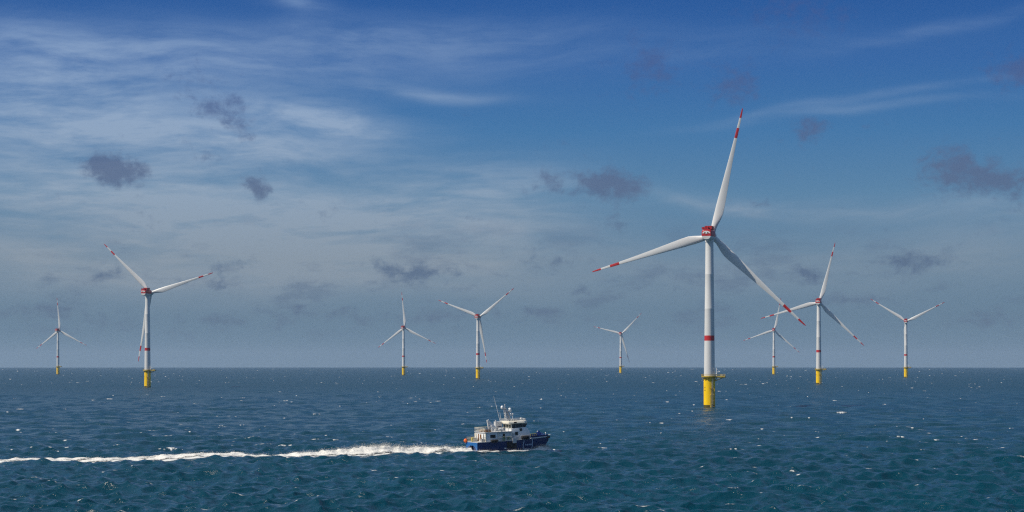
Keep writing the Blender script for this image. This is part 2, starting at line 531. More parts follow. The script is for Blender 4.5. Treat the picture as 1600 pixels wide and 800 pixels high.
def build_sea():
    fr = F_PX * 1024 / 1600
    v0, v1 = fr * CAM_H / 215.0, fr * CAM_H / 23500.0
    r_far = fr * CAM_H / np.linspace(v0, v1, int((v0 - v1) / 0.2))
    r = np.concatenate([[0.5, 20, 40, 60, 80, 100, 118, 135, 150, 163, 175, 186, 197, 207], r_far])
    a_front = np.linspace(-math.radians(18.5), math.radians(18.5), 1500)
    a_rest = np.linspace(math.radians(18.5), 2 * math.pi - math.radians(18.5), 120)[1:-1]
    a = np.concatenate([a_front, a_rest])
    nr, na = len(r), len(a)
    RR, AA = np.meshgrid(r, a, indexing='ij')
    X, Y = RR * np.sin(AA), RR * np.cos(AA)
    dr = np.gradient(r)[:, None] * np.ones_like(AA)
    dl = RR * (a_front[1] - a_front[0])
    in_front = np.zeros(na, bool)
    in_front[:len(a_front)] = True
    cell = np.where(in_front[None, :], np.maximum(dl, np.minimum(dr, 2.2)), 40.0)
    cell = np.where(RR < 212, np.maximum(cell, 10), cell)
    near = np.clip(1 - (RR - 300) / 500, 0, 1)
    Z, SX, SY = waves(X, Y, cell, 1.0)
    cm = calm(X, Y)
    Z *= cm
    far_damp = np.clip(1.0 - (RR - 500) / 2600, 0.30, 1.0)
    sub = np.clip((RR - 350) / 1400, 0, 1)
    Z *= far_damp
    sig = float(np.std(Z[(RR > 250) & (RR < 500) & in_front[None, :]]))
    # ---- foam: whitecaps on crests
    foam = np.zeros_like(X)
    a0, da = a_front[0], a_front[1] - a_front[0]
        # candidates per distance range (fewer stand out far away)
    d = np.concatenate([1 / RNG.uniform(1 / hi, 1 / lo, n) for lo, hi, n in ((240, 480, 1300), (480, 870, 2000), (870, 1900, 2100), (1900, 8000, 2200))])
    az = RNG.uniform(-0.315, 0.315, len(d))
    ri = np.clip(np.searchsorted(r, d), 15, nr - 2)
    ci = np.clip(((az - a0) / da).astype(int), 0, len(a_front) - 1)
    # slide every near candidate to the highest water within a few rows
    best = ri.copy()
    hb = Z[ri, ci].copy()
    for st in range(-10, 11):
        rj = np.clip(ri + st, 15, nr - 2)
        hz = Z[rj, ci]
        up = (hz > hb) & (d < 900)
        best[up] = rj[up]
        hb[up] = hz[up]
    patch = fbm(d * np.sin(az) / 260 + 40, d * np.cos(az) / 420 + 90, 3, 5)
    keep = (hb > 0.9 * sig * far_damp[ri, ci]) | (d > 900)
    keep &= RNG.uniform(0, 1, len(d)) < np.clip((patch - 0.2) * 1.6, 0.2, 1.0) * np.where(d < 900, 0.5, 0.85)
    for i in np.nonzero(keep)[0]:
        rr, cc = best[i], ci[i]
        dd = r[rr]
        big = RNG.uniform() ** 4
        L = max(0.45 + 2.2 * big, 0.45 * dd * da)
        W = max(0.20 + 0.45 * big, 0.5 * (r[rr + 1] - r[rr]))
        nL = int(3 * L / (dd * da)) + 2
        nW = int(2.5 * W / (r[rr + 1] - r[rr])) + 2
        r0, r1 = max(14, rr - nW), min(nr - 1, rr + nW + 1)
        c0, c1 = max(0, cc - nL), min(len(a_front), cc + nL + 1)
        if c1 - c0 < 2 or r1 - r0 < 2:
            continue
        lx = (a[c0:c1] - a[cc])[None, :] * dd
        ly = (r[r0:r1] - dd)[:, None]
        tilt = RNG.normal(0, 0.12)
        bend = RNG.normal(0, 0.10)
        q = np.exp(-(lx / L) ** 2 * 1.2 - ((ly - tilt * lx - bend * lx * lx / L) / W) ** 2)
        wx, wy = X[r0:r1, c0:c1], Y[r0:r1, c0:c1]
        tx = fbm(wx * 2.0 + 50, wy * 0.8 + 50, 3, 31) * 2.4 - 0.75
        amp = (0.28 + 0.85 * RNG.uniform() ** 2.2) * np.interp(dd, [700, 1500, 3000], [1.0, 1.0, 1.3])
        foam[r0:r1, c0:c1] = np.maximum(foam[r0:r1, c0:c1], q * amp * (0.45 + 0.9 * tx))
    # ---- the boat's wash lies on the water
    u, v = boat_uv(X, Y)
    sel = (u < 24) & (u > -190) & (np.abs(v) < 30)
    us, vs = u[sel], v[sel]
    b = -us
    wob = (fbm(us / 14, us * 0 + 3.3, 3, 3) - 0.5) * 2.2 * np.clip(b / 40, 0, 1)
    half = 4.6 + 1.2 * np.clip(b / 90, 0, 1)
    core = np.exp(-(np.abs(vs - wob) / half) ** 4) * (b > -0.4)
    dens = np.interp(b, [0, 40, 90, 130, 190], [1.25, 1.1, 0.88, 0.75, 0.6])
    rim = np.exp(-((np.abs(vs - wob) - half * 0.82) / 0.9) ** 2) * (b > 6) * np.interp(b, [0, 30, 130], [0.2, 0.5, 0.55])
    tex = fbm(us / 3.2, vs / 0.9, 5, 17)
    lay = (core * dens * 0.9 + rim) * np.clip((tex - 0.26) * 3.6, 0, 1.4)
    # thin lace of foam along the hull sides
    side = np.exp(-((np.abs(vs) - 3.75) / 0.55) ** 2) * (us > -1) * (us < 20) * np.clip((tex - 0.25) * 3, 0, 1)
    f_old = foam[sel]
    foam[sel] = np.maximum(f_old, np.maximum(lay, side * 1.0))
    Z[sel] += 0.12 * core * np.exp(-b / 60) * (b > 0)
    # a few breaking crests beside the wash
    for px, py, L, W, hh in ((450, 699, 4.0, 1.2, 0.7), (262, 703, 3.0, 0.9, 0.45), (284, 703, 2.4, 0.7, 0.35), (328, 716, 4.0, 0.9, 0.2), (215, 722, 3.0, 0.8, 0.15), (1150, 702, 3.0, 0.8, 0.3), (865, 703, 2.2, 0.7, 0.2)):
        d0 = CAM_H * F_PX / (py - EYE_Y)
        x0 = (px - 800) / F_PX * d0
        k = (np.abs(X - x0) < 20) & (np.abs(Y - d0) < 10)
        gx, gy = (X[k] - x0) / L, (Y[k] - d0 - 0.08 * (X[k] - x0)) / W
        g = np.exp(-gx ** 2 - gy ** 2)
        Z[k] += hh * np.exp(-gx ** 2 - (gy / 1.6) ** 2)
        foam[k] = np.maximum(foam[k], g * 1.5 * np.clip(fbm(X[k] * 1.7, Y[k] * 0.5, 5, 91) * 3.6 - 1.35, 0, 1.2))
    # ---- place vertices
    ch = 0.75 * near * cm * np.where(in_front[None, :], 1.0, 0.0)
    co = np.empty((nr * na, 3), np.float32)
    co[:, 0] = (X + SX * ch).ravel()
    co[:, 1] = (Y + SY * ch).ravel()
    co[:, 2] = (Z - RR ** 2 / (2 * R_EARTH)).ravel()
    i = np.arange(nr - 1)[:, None] * na
    j = np.arange(na)[None, :]
    jn = (j + 1) % na
    quads = np.stack([i + j, i + na + j, i + na + jn, i + jn], -1).reshape(-1, 4).astype(np.int32)
    me = bpy.data.meshes.new('sea')
    me.vertices.add(len(co))
    me.vertices.foreach_set('co', co.ravel())
    me.loops.add(quads.size)
    me.loops.foreach_set('vertex_index', quads[:, ::-1].ravel())
    me.polygons.add(len(quads))
    me.polygons.foreach_set('loop_start', np.arange(0, quads.size, 4, dtype=np.int32))
    me.polygons.foreach_set('use_smooth', np.ones(len(quads), bool))
    at = me.attributes.new('foam', 'FLOAT', 'POINT')
    at.data.foreach_set('value', foam.astype(np.float32).ravel())
    at2 = me.attributes.new('unresolved', 'FLOAT', 'POINT')
    at2.data.foreach_set('value', sub.astype(np.float32).ravel())
    me.update(calc_edges=True)
    me.validate()
    o = bpy.data.objects.new('sea', me)
    COL.objects.link(o)
    tag(o, 'dark teal open sea with short wind waves and scattered whitecaps', 'sea', kind='structure')
    m = bpy.data.materials.new('sea water')
    m.use_nodes = True
    nt = m.node_tree
    V.nt = nt
    p = nt.nodes['Principled BSDF']
    tc = nt.nodes.new('ShaderNodeTexCoord')
    sp = nt.nodes.new('ShaderNodeSeparateXYZ')
    nt.links.new(tc.outputs['Object'], sp.inputs[0])
    px, py = V(sp.outputs[0]), V(sp.outputs[1])
    rot_c, rot_s = math.cos(WIND), math.sin(WIND)
    along = px * rot_c - py * rot_s
    down = px * rot_s + py * rot_c
    n_a = noise(vec(along * 0.25, down * 0.55), 1.0, 5, 0.60, 0.3)
    n_b = noise(vec(along * 0.9, down * 1.7, 5.0), 1.0, 4, 0.6, 0.2)
    gust = noise(vec(along * 0.006, down * 0.010, 2.0), 1.0, 4, 0.6)
    big = noise(vec(along * 0.03, down * 0.055, 8.0), 1.0, 4, 0.6)
    sa = nt.nodes.new('ShaderNodeAttribute')
    sa.attribute_name = 'unresolved'
    un = V(sa.outputs['Fac'])
    n_c = noise(vec(along * 0.07, down * 0.16, 3.0), 1.0, 4, 0.6, 0.2)
    hgt = n_a * (un * 1.4 + 0.64) + n_b * (un * 0.25 + 0.20) + n_c * un * 1.6
    bmp = nt.nodes.new('ShaderNodeBump')
    bmp.inputs['Distance'].default_value = 1.0
    nt.links.new((sstep(gust, 0.25, 0.75) * 0.35 + sstep(big, 0.3, 0.7) * 0.25 + 0.45).s, bmp.inputs['Strength'])
    nt.links.new(hgt.s, bmp.inputs['Height'])
    body = mixc(sstep(big * 0.5 + gust * 0.5, 0.32, 0.68), lin(0, 50, 65), lin(0, 56, 72))
    fa = nt.nodes.new('ShaderNodeAttribute')
    fa.attribute_name = 'foam'
    fz = V(fa.outputs['Fac'])
    fn = noise(vec(px, py), 2.2, 5, 0.65)
    fm = sstep(fz + (fn - 0.5) * 0.7 * sstep(fz, 0.0, 0.3), 0.24, 0.85)
    nt.links.new(mixc(fm, body, (0.72, 0.73, 0.70, 1)), p.inputs['Base Color'])
    nt.links.new((fm * 0.6 + 0.11 + un * 0.22).s, p.inputs['Roughness'])
    p.inputs['IOR'].default_value = 1.333
    p.inputs['Specular IOR Level'].default_value = 0.5
    nt.links.new(bmp.outputs[0], p.inputs['Normal'])
    me.materials.append(m)
    return o


sea = build_sea()


# ------------------------------------------------------------------ sea haze
def build_haze():
    bm = bmesh.new()
    e = 24200.0
    box(bm, -e, e, -e, e, -95.0, 165.0)
    m = bpy.data.materials.new('sea haze')
    m.use_nodes = True
    nt = m.node_tree
    nt.nodes.clear()
    out = nt.nodes.new('ShaderNodeOutputMaterial')
    pv = nt.nodes.new('ShaderNodeVolumePrincipled')
    pv.inputs['Color'].default_value = (0.54, 0.71, 0.91, 1)
    pv.inputs['Density'].default_value = HAZE
    pv.inputs['Anisotropy'].default_value = 0.1
    nt.links.new(pv.outputs[0], out.inputs['Volume'])
    o = link('haze', bm, m, None, 0)
    tag(o, 'thin pale sea haze over the whole wind farm', 'haze', kind='stuff')


HAZE = 0.000040
build_haze()


# ------------------------------------------------------------------ wind turbines
HUB_Z = 85.8
HUB_Y = 6.3
TILT = math.radians(5)


def blade_mesh():
    bm = bmesh.new()
    n = 28
    st = [(1.3, 0, 0), (2.5, 0, 0), (4.0, 0.05, 0), (6.0, 0.3, 0), (8.5, 0.7, 0), (11.5, 1, 0), (15, 1, 0), (20, 1, 0), (26, 1, 0), (32, 1, 0),
          (38, 1, 0), (44, 1, 0), (49.3, 1, 1), (54.3, 1, 0), (59.3, 1, 1), (61.5, 1, 1), (63.2, 1, 1), (63.9, 1, 1), (64.2, 1, 1)]
    R = [1.3, 2.5, 4, 6, 8.5, 11.5, 15, 20, 26, 32, 38, 44, 49.3, 54.3, 59.3, 61.5, 63.2, 63.9, 64.2]
    C = [2.75, 2.75, 2.8, 3.3, 4.1, 4.6, 4.5, 4.0, 3.4, 2.8, 2.25, 1.82, 1.48, 1.25, 0.98, 0.82, 0.6, 0.36, 0.1]
    T = [1, 1, .97, .78, .55, .43, .36, .31, .27, .25, .23, .21, .2, .2, .19, .18, .18, .18, .18]
    W = [16, 16, 16, 15.5, 14.5, 13, 10.5, 8, 5.8, 4, 2.8, 1.8, 1.2, 0.8, 0.4, 0.2, 0, 0, 0]
    rings = []
    for (r, shp, _), c, t, tw in zip(st, C, T, W):
        ring = []
        a_tw = math.radians(tw * 0.9 - 4.5)
        for k in range(n):
            th = 2 * math.pi * k / n
            cx, cy = -math.cos(th) * 0.5, math.sin(th) * 0.5            # circle
            xa = 0.5 * (1 - math.cos(th))                                # aerofoil, LE at 0
            yt = 5 * 0.5 * (0.2969 * math.sqrt(max(xa, 0)) - 0.1260 * xa - 0.3516 * xa ** 2 + 0.2843 * xa ** 3 - 0.1015 * xa ** 4) * 2
            sgn = 1 if math.sin(th) >= 0 else -1
            camber = 0.03 * 4 * xa * (1 - xa)
            px = (cx) * (1 - shp) + (xa - 0.33) * shp
            py = (cy * t) * (1 - shp) + (-(camber) - sgn * yt * t * -0.5) * shp
            X, Y = px * c, py * c
            xr = X * math.cos(a_tw) + Y * math.sin(a_tw)
            yr = -X * math.sin(a_tw) + Y * math.cos(a_tw)
            bend = 0.6 * (r / 64.2) ** 2 + 0.006 * r
            ring.append((xr, yr + bend, r * 1.012))
        rings.append(ring)
    vs = loft(bm, rings)
    for f in bm.faces:
        zc = f.calc_center_median().z
        if 49.3 < zc / 1.012 < 54.3 or zc / 1.012 > 59.3:
            f.material_index = 1
    return bm


def superring(w, h, y, zc, e=4.0, n=40):
    pts = []
    for k in range(n):
        t = 2 * math.pi * k / n
        c, s = math.cos(t), math.sin(t)
        ee = e if s > 0 else 2.6
        pts.append((w / 2 * math.copysign(abs(c) ** (2 / ee), c), y, zc + h / 2 * math.copysign(abs(s) ** (2 / ee), s)))
    return pts


def build_turbine():
    root = empty('wind_turbine', (0, 0, 0))
    # --- yellow foundation
    bm = bmesh.new()
    lathe(bm, [(2.86, -14), (2.86, 1.2), (2.86, 13.9), (2.98, 14.0), (2.98, 14.35), (2.8, 14.45), (2.8, 15.6)], 48, 0)
    for f in bm.faces:
        if f.calc_center_median().z < 0.9:
            f.material_index = 1
    tp = link('foundation', bm, [M['yellow'], M['weed']], root)
    bm = bmesh.new()                                   # boat landing on the side the weather spares
    A = math.radians(-52)
    rad, tan = Vector((math.cos(A), math.sin(A), 0)), Vector((-math.sin(A), math.cos(A), 0))
    for s in (-0.95, 0.95):
        p = rad * 3.75 + tan * s
        tube(bm, p + Vector((0, 0, -2)), p + Vector((0, 0, 9.2)), 0.19, 10)
        for z in (0.4, 3.2, 6.2, 9.1):
            tube(bm, rad * 2.7 + tan * s * 0.8 + Vector((0, 0, z)), p + Vector((0, 0, z)), 0.13, 8)
    for z in (1.5, 4.7, 7.6):
        tube(bm, rad * 3.75 - tan * 0.95 + Vector((0, 0, z)), rad * 3.75 + tan * 0.95 + Vector((0, 0, z)), 0.09, 8)
    link('boat_landing', bm, M['yellow_dull'], tp)
    bm = bmesh.new()
    for s in (-0.28, 0.28):
        p = rad * 3.35 + tan * s
        tube(bm, p + Vector((0, 0, -0.5)), p + Vector((0, 0, 14.6)), 0.07, 8)
    for k in range(48):
        z = 0.2 + k * 0.3
        tube(bm, rad * 3.35 - tan * 0.28 + Vector((0, 0, z)), rad * 3.35 + tan * 0.28 + Vector((0, 0, z)), 0.035, 6)
    link('ladder', bm, M['white'], tp)
    bm = bmesh.new()                                   # rest platform half way up the ladder
    c = rad * 3.4 + tan * -0.9
    box(bm, c.x - 0.6, c.x + 0.6, c.y - 0.6, c.y + 0.6, 9.25, 9.35)
    for dx, dy in ((-.55, -.55), (.55, -.55), (.55, .55), (-.55, .55)):
        tube(bm, (c.x + dx, c.y + dy, 9.3), (c.x + dx, c.y + dy, 10.4), 0.04, 6)
    link('rest_platform', bm, M['rust'], tp)
    bm = bmesh.new()                                   # cable tubes
    for ang in (-70,):
        q = Vector((math.cos(math.radians(ang)), math.sin(math.radians(ang)), 0)) * 3.05
        tube(bm, q + Vector((0, 0, -3)), q + Vector((0, 0, 6.2)), 0.16, 8)
    link('cable_tube', bm, M['yellow_dull'], tp)
    # --- dark identification characters, too small in the photograph to read
    for z0 in (9.5, 8.1):
        bm = bmesh.new()
        x0, w = -1.85, 0.75
        ang = math.atan2(-math.sqrt(2.86 ** 2 - x0 ** 2), x0)
        glyph = [(-.5, 0), (-.22, 0), (-.22, .4), (.1, .4), (.1, 0), (.5, 0), (.5, .3), (.34, .3), (.34, .95), (-.1, .95), (-.1, .62), (-.5, .62)]
        loft(bm, [[(rr * math.cos(ang + gx * w / 2.86), rr * math.sin(ang + gx * w / 2.86), z0 + gz * .75) for gx, gz in glyph] for rr in (2.82, 2.878)])
        link('marking', bm, M['dark_vent'], tp, 0)
    # --- working platform with its lay-down bay towards +x
    bm = bmesh.new()
    out = []
    for k in range(33):
        t = math.radians(24 + (360 - 48) * k / 32)
        out.append((4.0 * math.cos(t), 4.0 * math.sin(t)))
    out += [(8.1, -1.63), (8.1, 1.63)]
    prism(bm, out, 'z', 15.0, 15.28)
    for k in range(12):
        t = 2 * math.pi * k / 12
        tube(bm, (2.9 * math.cos(t), 2.9 * math.sin(t), 13.2), (3.9 * math.cos(t), 3.9 * math.sin(t), 14.95), 0.11, 6)
    for s in (-1.1, 1.1):
        tube(bm, (2.6, s, 13.0), (7.2, s, 14.9), 0.14, 8)
        box(bm, 2.5, 8.0, s - 0.1, s + 0.1, 14.72, 15.0)
    pf = link('platform', bm, M['yellow_dull'], root, 30)
    bm = bmesh.new()
    loop = out + [out[0]]
    seg = []
    for p, q in zip(loop, loop[1:]):
        L = math.dist(p, q)
        m_ = max(1, round(L / 0.8))
        seg += [(p[0] + (q[0] - p[0]) * i / m_, p[1] + (q[1] - p[1]) * i / m_) for i in range(m_)]
    seg = [(x * 0.985, y * 0.985) for x, y in seg]
    for x, y in seg:
        tube(bm, (x, y, 15.28), (x, y, 16.45), 0.045, 6)
    for z, rr in ((16.45, 0.05), (16.05, 0.035), (15.65, 0.035)):
        for p, q in zip(seg, seg[1:] + seg[:1]):
            tube(bm, (*p, z), (*q, z), rr, 6)
    for p, q in zip(seg, seg[1:] + seg[:1]):           # toe board
        d = Vector((q[0] - p[0], q[1] - p[1], 0))
        nn = Vector((-d.y, d.x, 0)).normalized() * 0.02
        vs = [bm.verts.new(w) for w in ((p[0] - nn.x, p[1] - nn.y, 15.29), (q[0] - nn.x, q[1] - nn.y, 15.29), (q[0] - nn.x, q[1] - nn.y, 15.5), (p[0] - nn.x, p[1] - nn.y, 15.5),
                                        (p[0] + nn.x, p[1] + nn.y, 15.29), (q[0] + nn.x, q[1] + nn.y, 15.29), (q[0] + nn.x, q[1] + nn.y, 15.5), (p[0] + nn.x, p[1] + nn.y, 15.5))]
        for f in ((0, 1, 2, 3), (7, 6, 5, 4), (3, 2, 6, 7), (0, 4, 5, 1)):
            bm.faces.new([vs[i] for i in f])
    link('railing', bm, M['yellow_dull'], pf)
    bm = bmesh.new()                                   # davit crane
    tube(bm, (3.75, -1.2, 15.28), (3.75, -1.2, 19.6), 0.2, 12, 0.15)
    tube(bm, (3.75, -1.2, 17.4), (5.5, -0.9, 17.75), 0.13, 8)
    tube(bm, (3.75, -1.2, 19.3), (5.4, -0.9, 17.8), 0.05, 6)
    box(bm, 3.5, 4.0, -1.5, -0.95, 16.2, 16.9, 0.05)
    link('davit_crane', bm, M['white'], pf)
    bm = bmesh.new()                                   # white end panel of the bay and deck boxes
    box(bm, 8.0, 8.12, -0.7, 0.7, 15.3, 16.6, 0.02)
    link('end_panel', bm, M['white'], pf)
    bm = bmesh.new()
    box(bm, 5.6, 7.2, -0.9, 0.5, 15.29, 16.3, 0.05)
    link('deck_box', bm, M['grating'], pf)
    # --- tower with one red warning band
    bm = bmesh.new()
    def tr(z): return 2.72 + (1.95 - 2.72) * (z - 15.3) / 67.6
    prof = [(2.78, 15.3), (2.78, 15.75), (tr(15.8), 15.8), (tr(24), 24), (tr(33.1), 33.1), (tr(35.7), 35.7), (tr(48.9), 48.9), (tr(49) + .02, 49), (tr(49.2) + .02, 49.2), (tr(49.3), 49.3),
            (tr(66.0), 66.0), (tr(66.1) + .02, 66.1), (tr(66.3) + .02, 66.3), (tr(66.4), 66.4), (tr(82.0), 82.0), (2.15, 82.2), (2.15, 83.2)]
    lathe(bm, prof, 56, 0)
    for f in bm.faces:
        if 33.2 < f.calc_center_median().z < 35.6:
            f.material_index = 1
    tw = link('tower', bm, [M['tower'], M['red']], root)
    bm = bmesh.new()
    prism(bm, [(-0.5, 16.1), (0.5, 16.1), (0.5, 18.0), (0.35, 18.3), (-0.35, 18.3), (-0.5, 18.0)], 'y', -2.78, -2.6)
    dr = link('door', bm, M['lightgrey'], tw)
    dr.rotation_euler = (0, 0, math.radians(70))
    # --- nacelle
    bm = bmesh.new()
    rings = [superring(4.3, 4.5, -8.05, 85.45), superring(4.85, 5.05, -7.7, 85.45), superring(5.1, 5.3, -6.6, 85.45), superring(5.2, 5.4, -2, 85.5), superring(5.2, 5.4, 2.0, 85.55),
             superring(4.8, 4.9, 3.2, 85.65), superring(3.9, 3.9, 3.9, 85.75)]
    loft(bm, rings)
    g = bm.verts[:] + bm.edges[:] + bm.faces[:]
    bmesh.ops.bisect_plane(bm, geom=g, plane_co=(0, 0, 84.75), plane_no=(0, 0, 1))
    for f in bm.faces:
        f.material_index = 1 if f.calc_center_median().z > 84.75 else 0
    nac = link('nacelle', bm, [M['tower'], M['red']], root, 50)
    # white arched panel with two dark vents on the rear face
    bm = bmesh.new()
    arch = [(-1.95, 86.05)] + [(1.95 * math.cos(math.radians(t)) , 86.15 + 1.15 * math.sin(math.radians(t))) for t in range(172, 7, -12)] + [(1.95, 86.05), (0.55, 86.2), (0.3, 85.75), (-0.3, 85.75), (-0.55, 86.2)]
    prism(bm, arch, 'y', -8.12, -8.02)
    fp = link('rear_panel', bm, M['white'], nac, 30)
    bm = bmesh.new()
    for x in (-0.72, 0.72):
        rr = [[(x + 0.36 * math.cos(2 * math.pi * k / 16), y, 86.42 + 0.24 * math.sin(2 * math.pi * k / 16)) for k in range(16)] for y in (-8.16, -8.10)]
        loft(bm, rr)
    prism(bm, [(-0.16, 85.8), (0.16, 85.8), (0.1, 86.05), (-0.1, 86.05)], 'y', -8.16, -8.10)
    link('vent', bm, M['dark_vent'], fp, 0)
    # helicopter hoist platform: red panelled basket in two heights
    bm = bmesh.new()
    def basket(x0, x1, y0, y1, z0, z1):
        box(bm, x0, x1, y0, y1, z0, z0 + 0.12)
        t = 0.06
        box(bm, x0, x1, y0, y0 + t, z0 + 0.124, z1)
        box(bm, x0, x1, y1 - t, y1, z0 + 0.124, z1)
        box(bm, x0, x0 + t, y0 + t + .004, y1 - t - .004, z0 + 0.124, z1)
        box(bm, x1 - t, x1, y0 + t + .004, y1 - t - .004, z0 + 0.124, z1)
        for x in np.linspace(x0, x1, 5):
            tube(bm, (x, y0 - 0.05, z0), (x, y0 - 0.05, z1 + 0.12), 0.05, 6)
        for y in np.linspace(y0, y1, 5):
            tube(bm, (x1 + 0.05, y, z0), (x1 + 0.05, y, z1 + 0.12), 0.05, 6)
    basket(-1.35, 2.1, -5.2, 0.3, 88.22, 89.95)
    basket(-2.35, 0.8, -7.6, -5.35, 88.1, 89.2)
    hp = link('hoist_platform', bm, M['red'], nac, 0)
    bm = bmesh.new()
    tube(bm, (1.6, 1.6, 88.1), (1.6, 1.6, 90.2), 0.06, 6)
    tube(bm, (1.2, 1.6, 90.0), (2.0, 1.6, 90.0), 0.05, 6)
    sphere(bm, (1.2, 1.6, 90.12), 0.14, 8)
    sphere(bm, (2.0, 1.6, 90.12), 0.14, 8)
    link('wind_sensor', bm, M['steel'], nac)
    # --- hub
    Rt = Matrix.Translation((0, HUB_Y, HUB_Z)) @ Matrix.Rotation(TILT, 4, 'X')
    bm = bmesh.new()
    n = 36
    prof = [(1.7, -2.6), (2.0, -2.2), (2.25, -1.4), (2.3, 0.2), (2.1, 1.5), (1.5, 2.5), (0.7, 3.05), (0.05, 3.2)]
    loft(bm, [[(r * math.cos(2 * math.pi * k / n), y, r * math.sin(2 * math.pi * k / n)) for k in range(n)] for r, y in prof])
    for v in bm.verts:
        v.co = Rt @ v.co
    hub = link('hub', bm, M['hubgrey'], root)
    # --- blades
    first = link('blade', blade_mesh(), [M['blade'], M['red']], root, 35)
    for k in (1, 2):
        b2 = first.copy()
        COL.objects.link(b2)
        b2.parent = root
    # collars where the blades enter the hub
    bm = bmesh.new()
    for k in range(3):
        pass
    bm.free()
    return root


def set_rotor(root, theta):
    k = 0
    for ch in root.children:
        if ch.name.startswith('blade'):
            ch.matrix_local = (Matrix.Translation((0, HUB_Y, HUB_Z)) @ Matrix.Rotation(TILT, 4, 'X')
                               @ Matrix.Rotation(math.radians(theta + 120 * k), 4, 'Y'))
            k += 1


def copy_tree(o, parent=None):
    c = o.copy()
    COL.objects.link(c)
    c.parent = parent
    for ch in list(o.children):
        copy_tree(ch, c)
    return c


# column, metres per photo pixel, rotor angle clockwise from upright, label
TURBINES = [
    (1108.5, 0.3187, 14.5, 'nearest and by far the largest wind turbine, standing beyond the bow of the boat'),
    (230.5, 0.580, 74.4, 'second largest wind turbine, standing alone above the far end of the foam wake'),
    (1279.3, 0.672, 15.0, 'third largest wind turbine, its left blade passing behind the blade tip of the largest'),
    (746.8, 0.888, 52.0, 'wind turbine straight above the boat, two blades raised in a wide V'),
    (1415.5, 0.980, 63.0, 'wind turbine farthest right, two blades raised in a V and the third behind its tower'),
    (630.6, 1.160, -3.8, 'wind turbine with one blade upright, next to the V-shaped one above the boat'),
    (90.6, 1.255, -3.0, 'small far wind turbine with one blade upright near the left edge of the photo'),
    (1209.2, 1.243, 12.0, 'small far wind turbine seen just under the crossing blade tips of two nearer turbines'),
    (969.9, 1.400, 45.0, 'smallest, farthest wind turbine, alone between the boat and the largest turbine'),
    (-46.5, 1.230, 73.0, 'wind turbine cut off by the left edge, only its blade tip in view'),
]
YAW = math.radians(-17)
proto = build_turbine()
for i, (px, s, th, lab) in enumerate(TURBINES):
    t = proto if i == 0 else copy_tree(proto)
    d = s * F_PX
    x = (px - 800) * s
    t.location = (x, d, -(d * d + x * x) / (2 * R_EARTH))
    t.rotation_euler = (0, 0, YAW)
    set_rotor(t, th)
    tag(t, lab, 'wind turbine', 'wind turbines of the offshore farm')


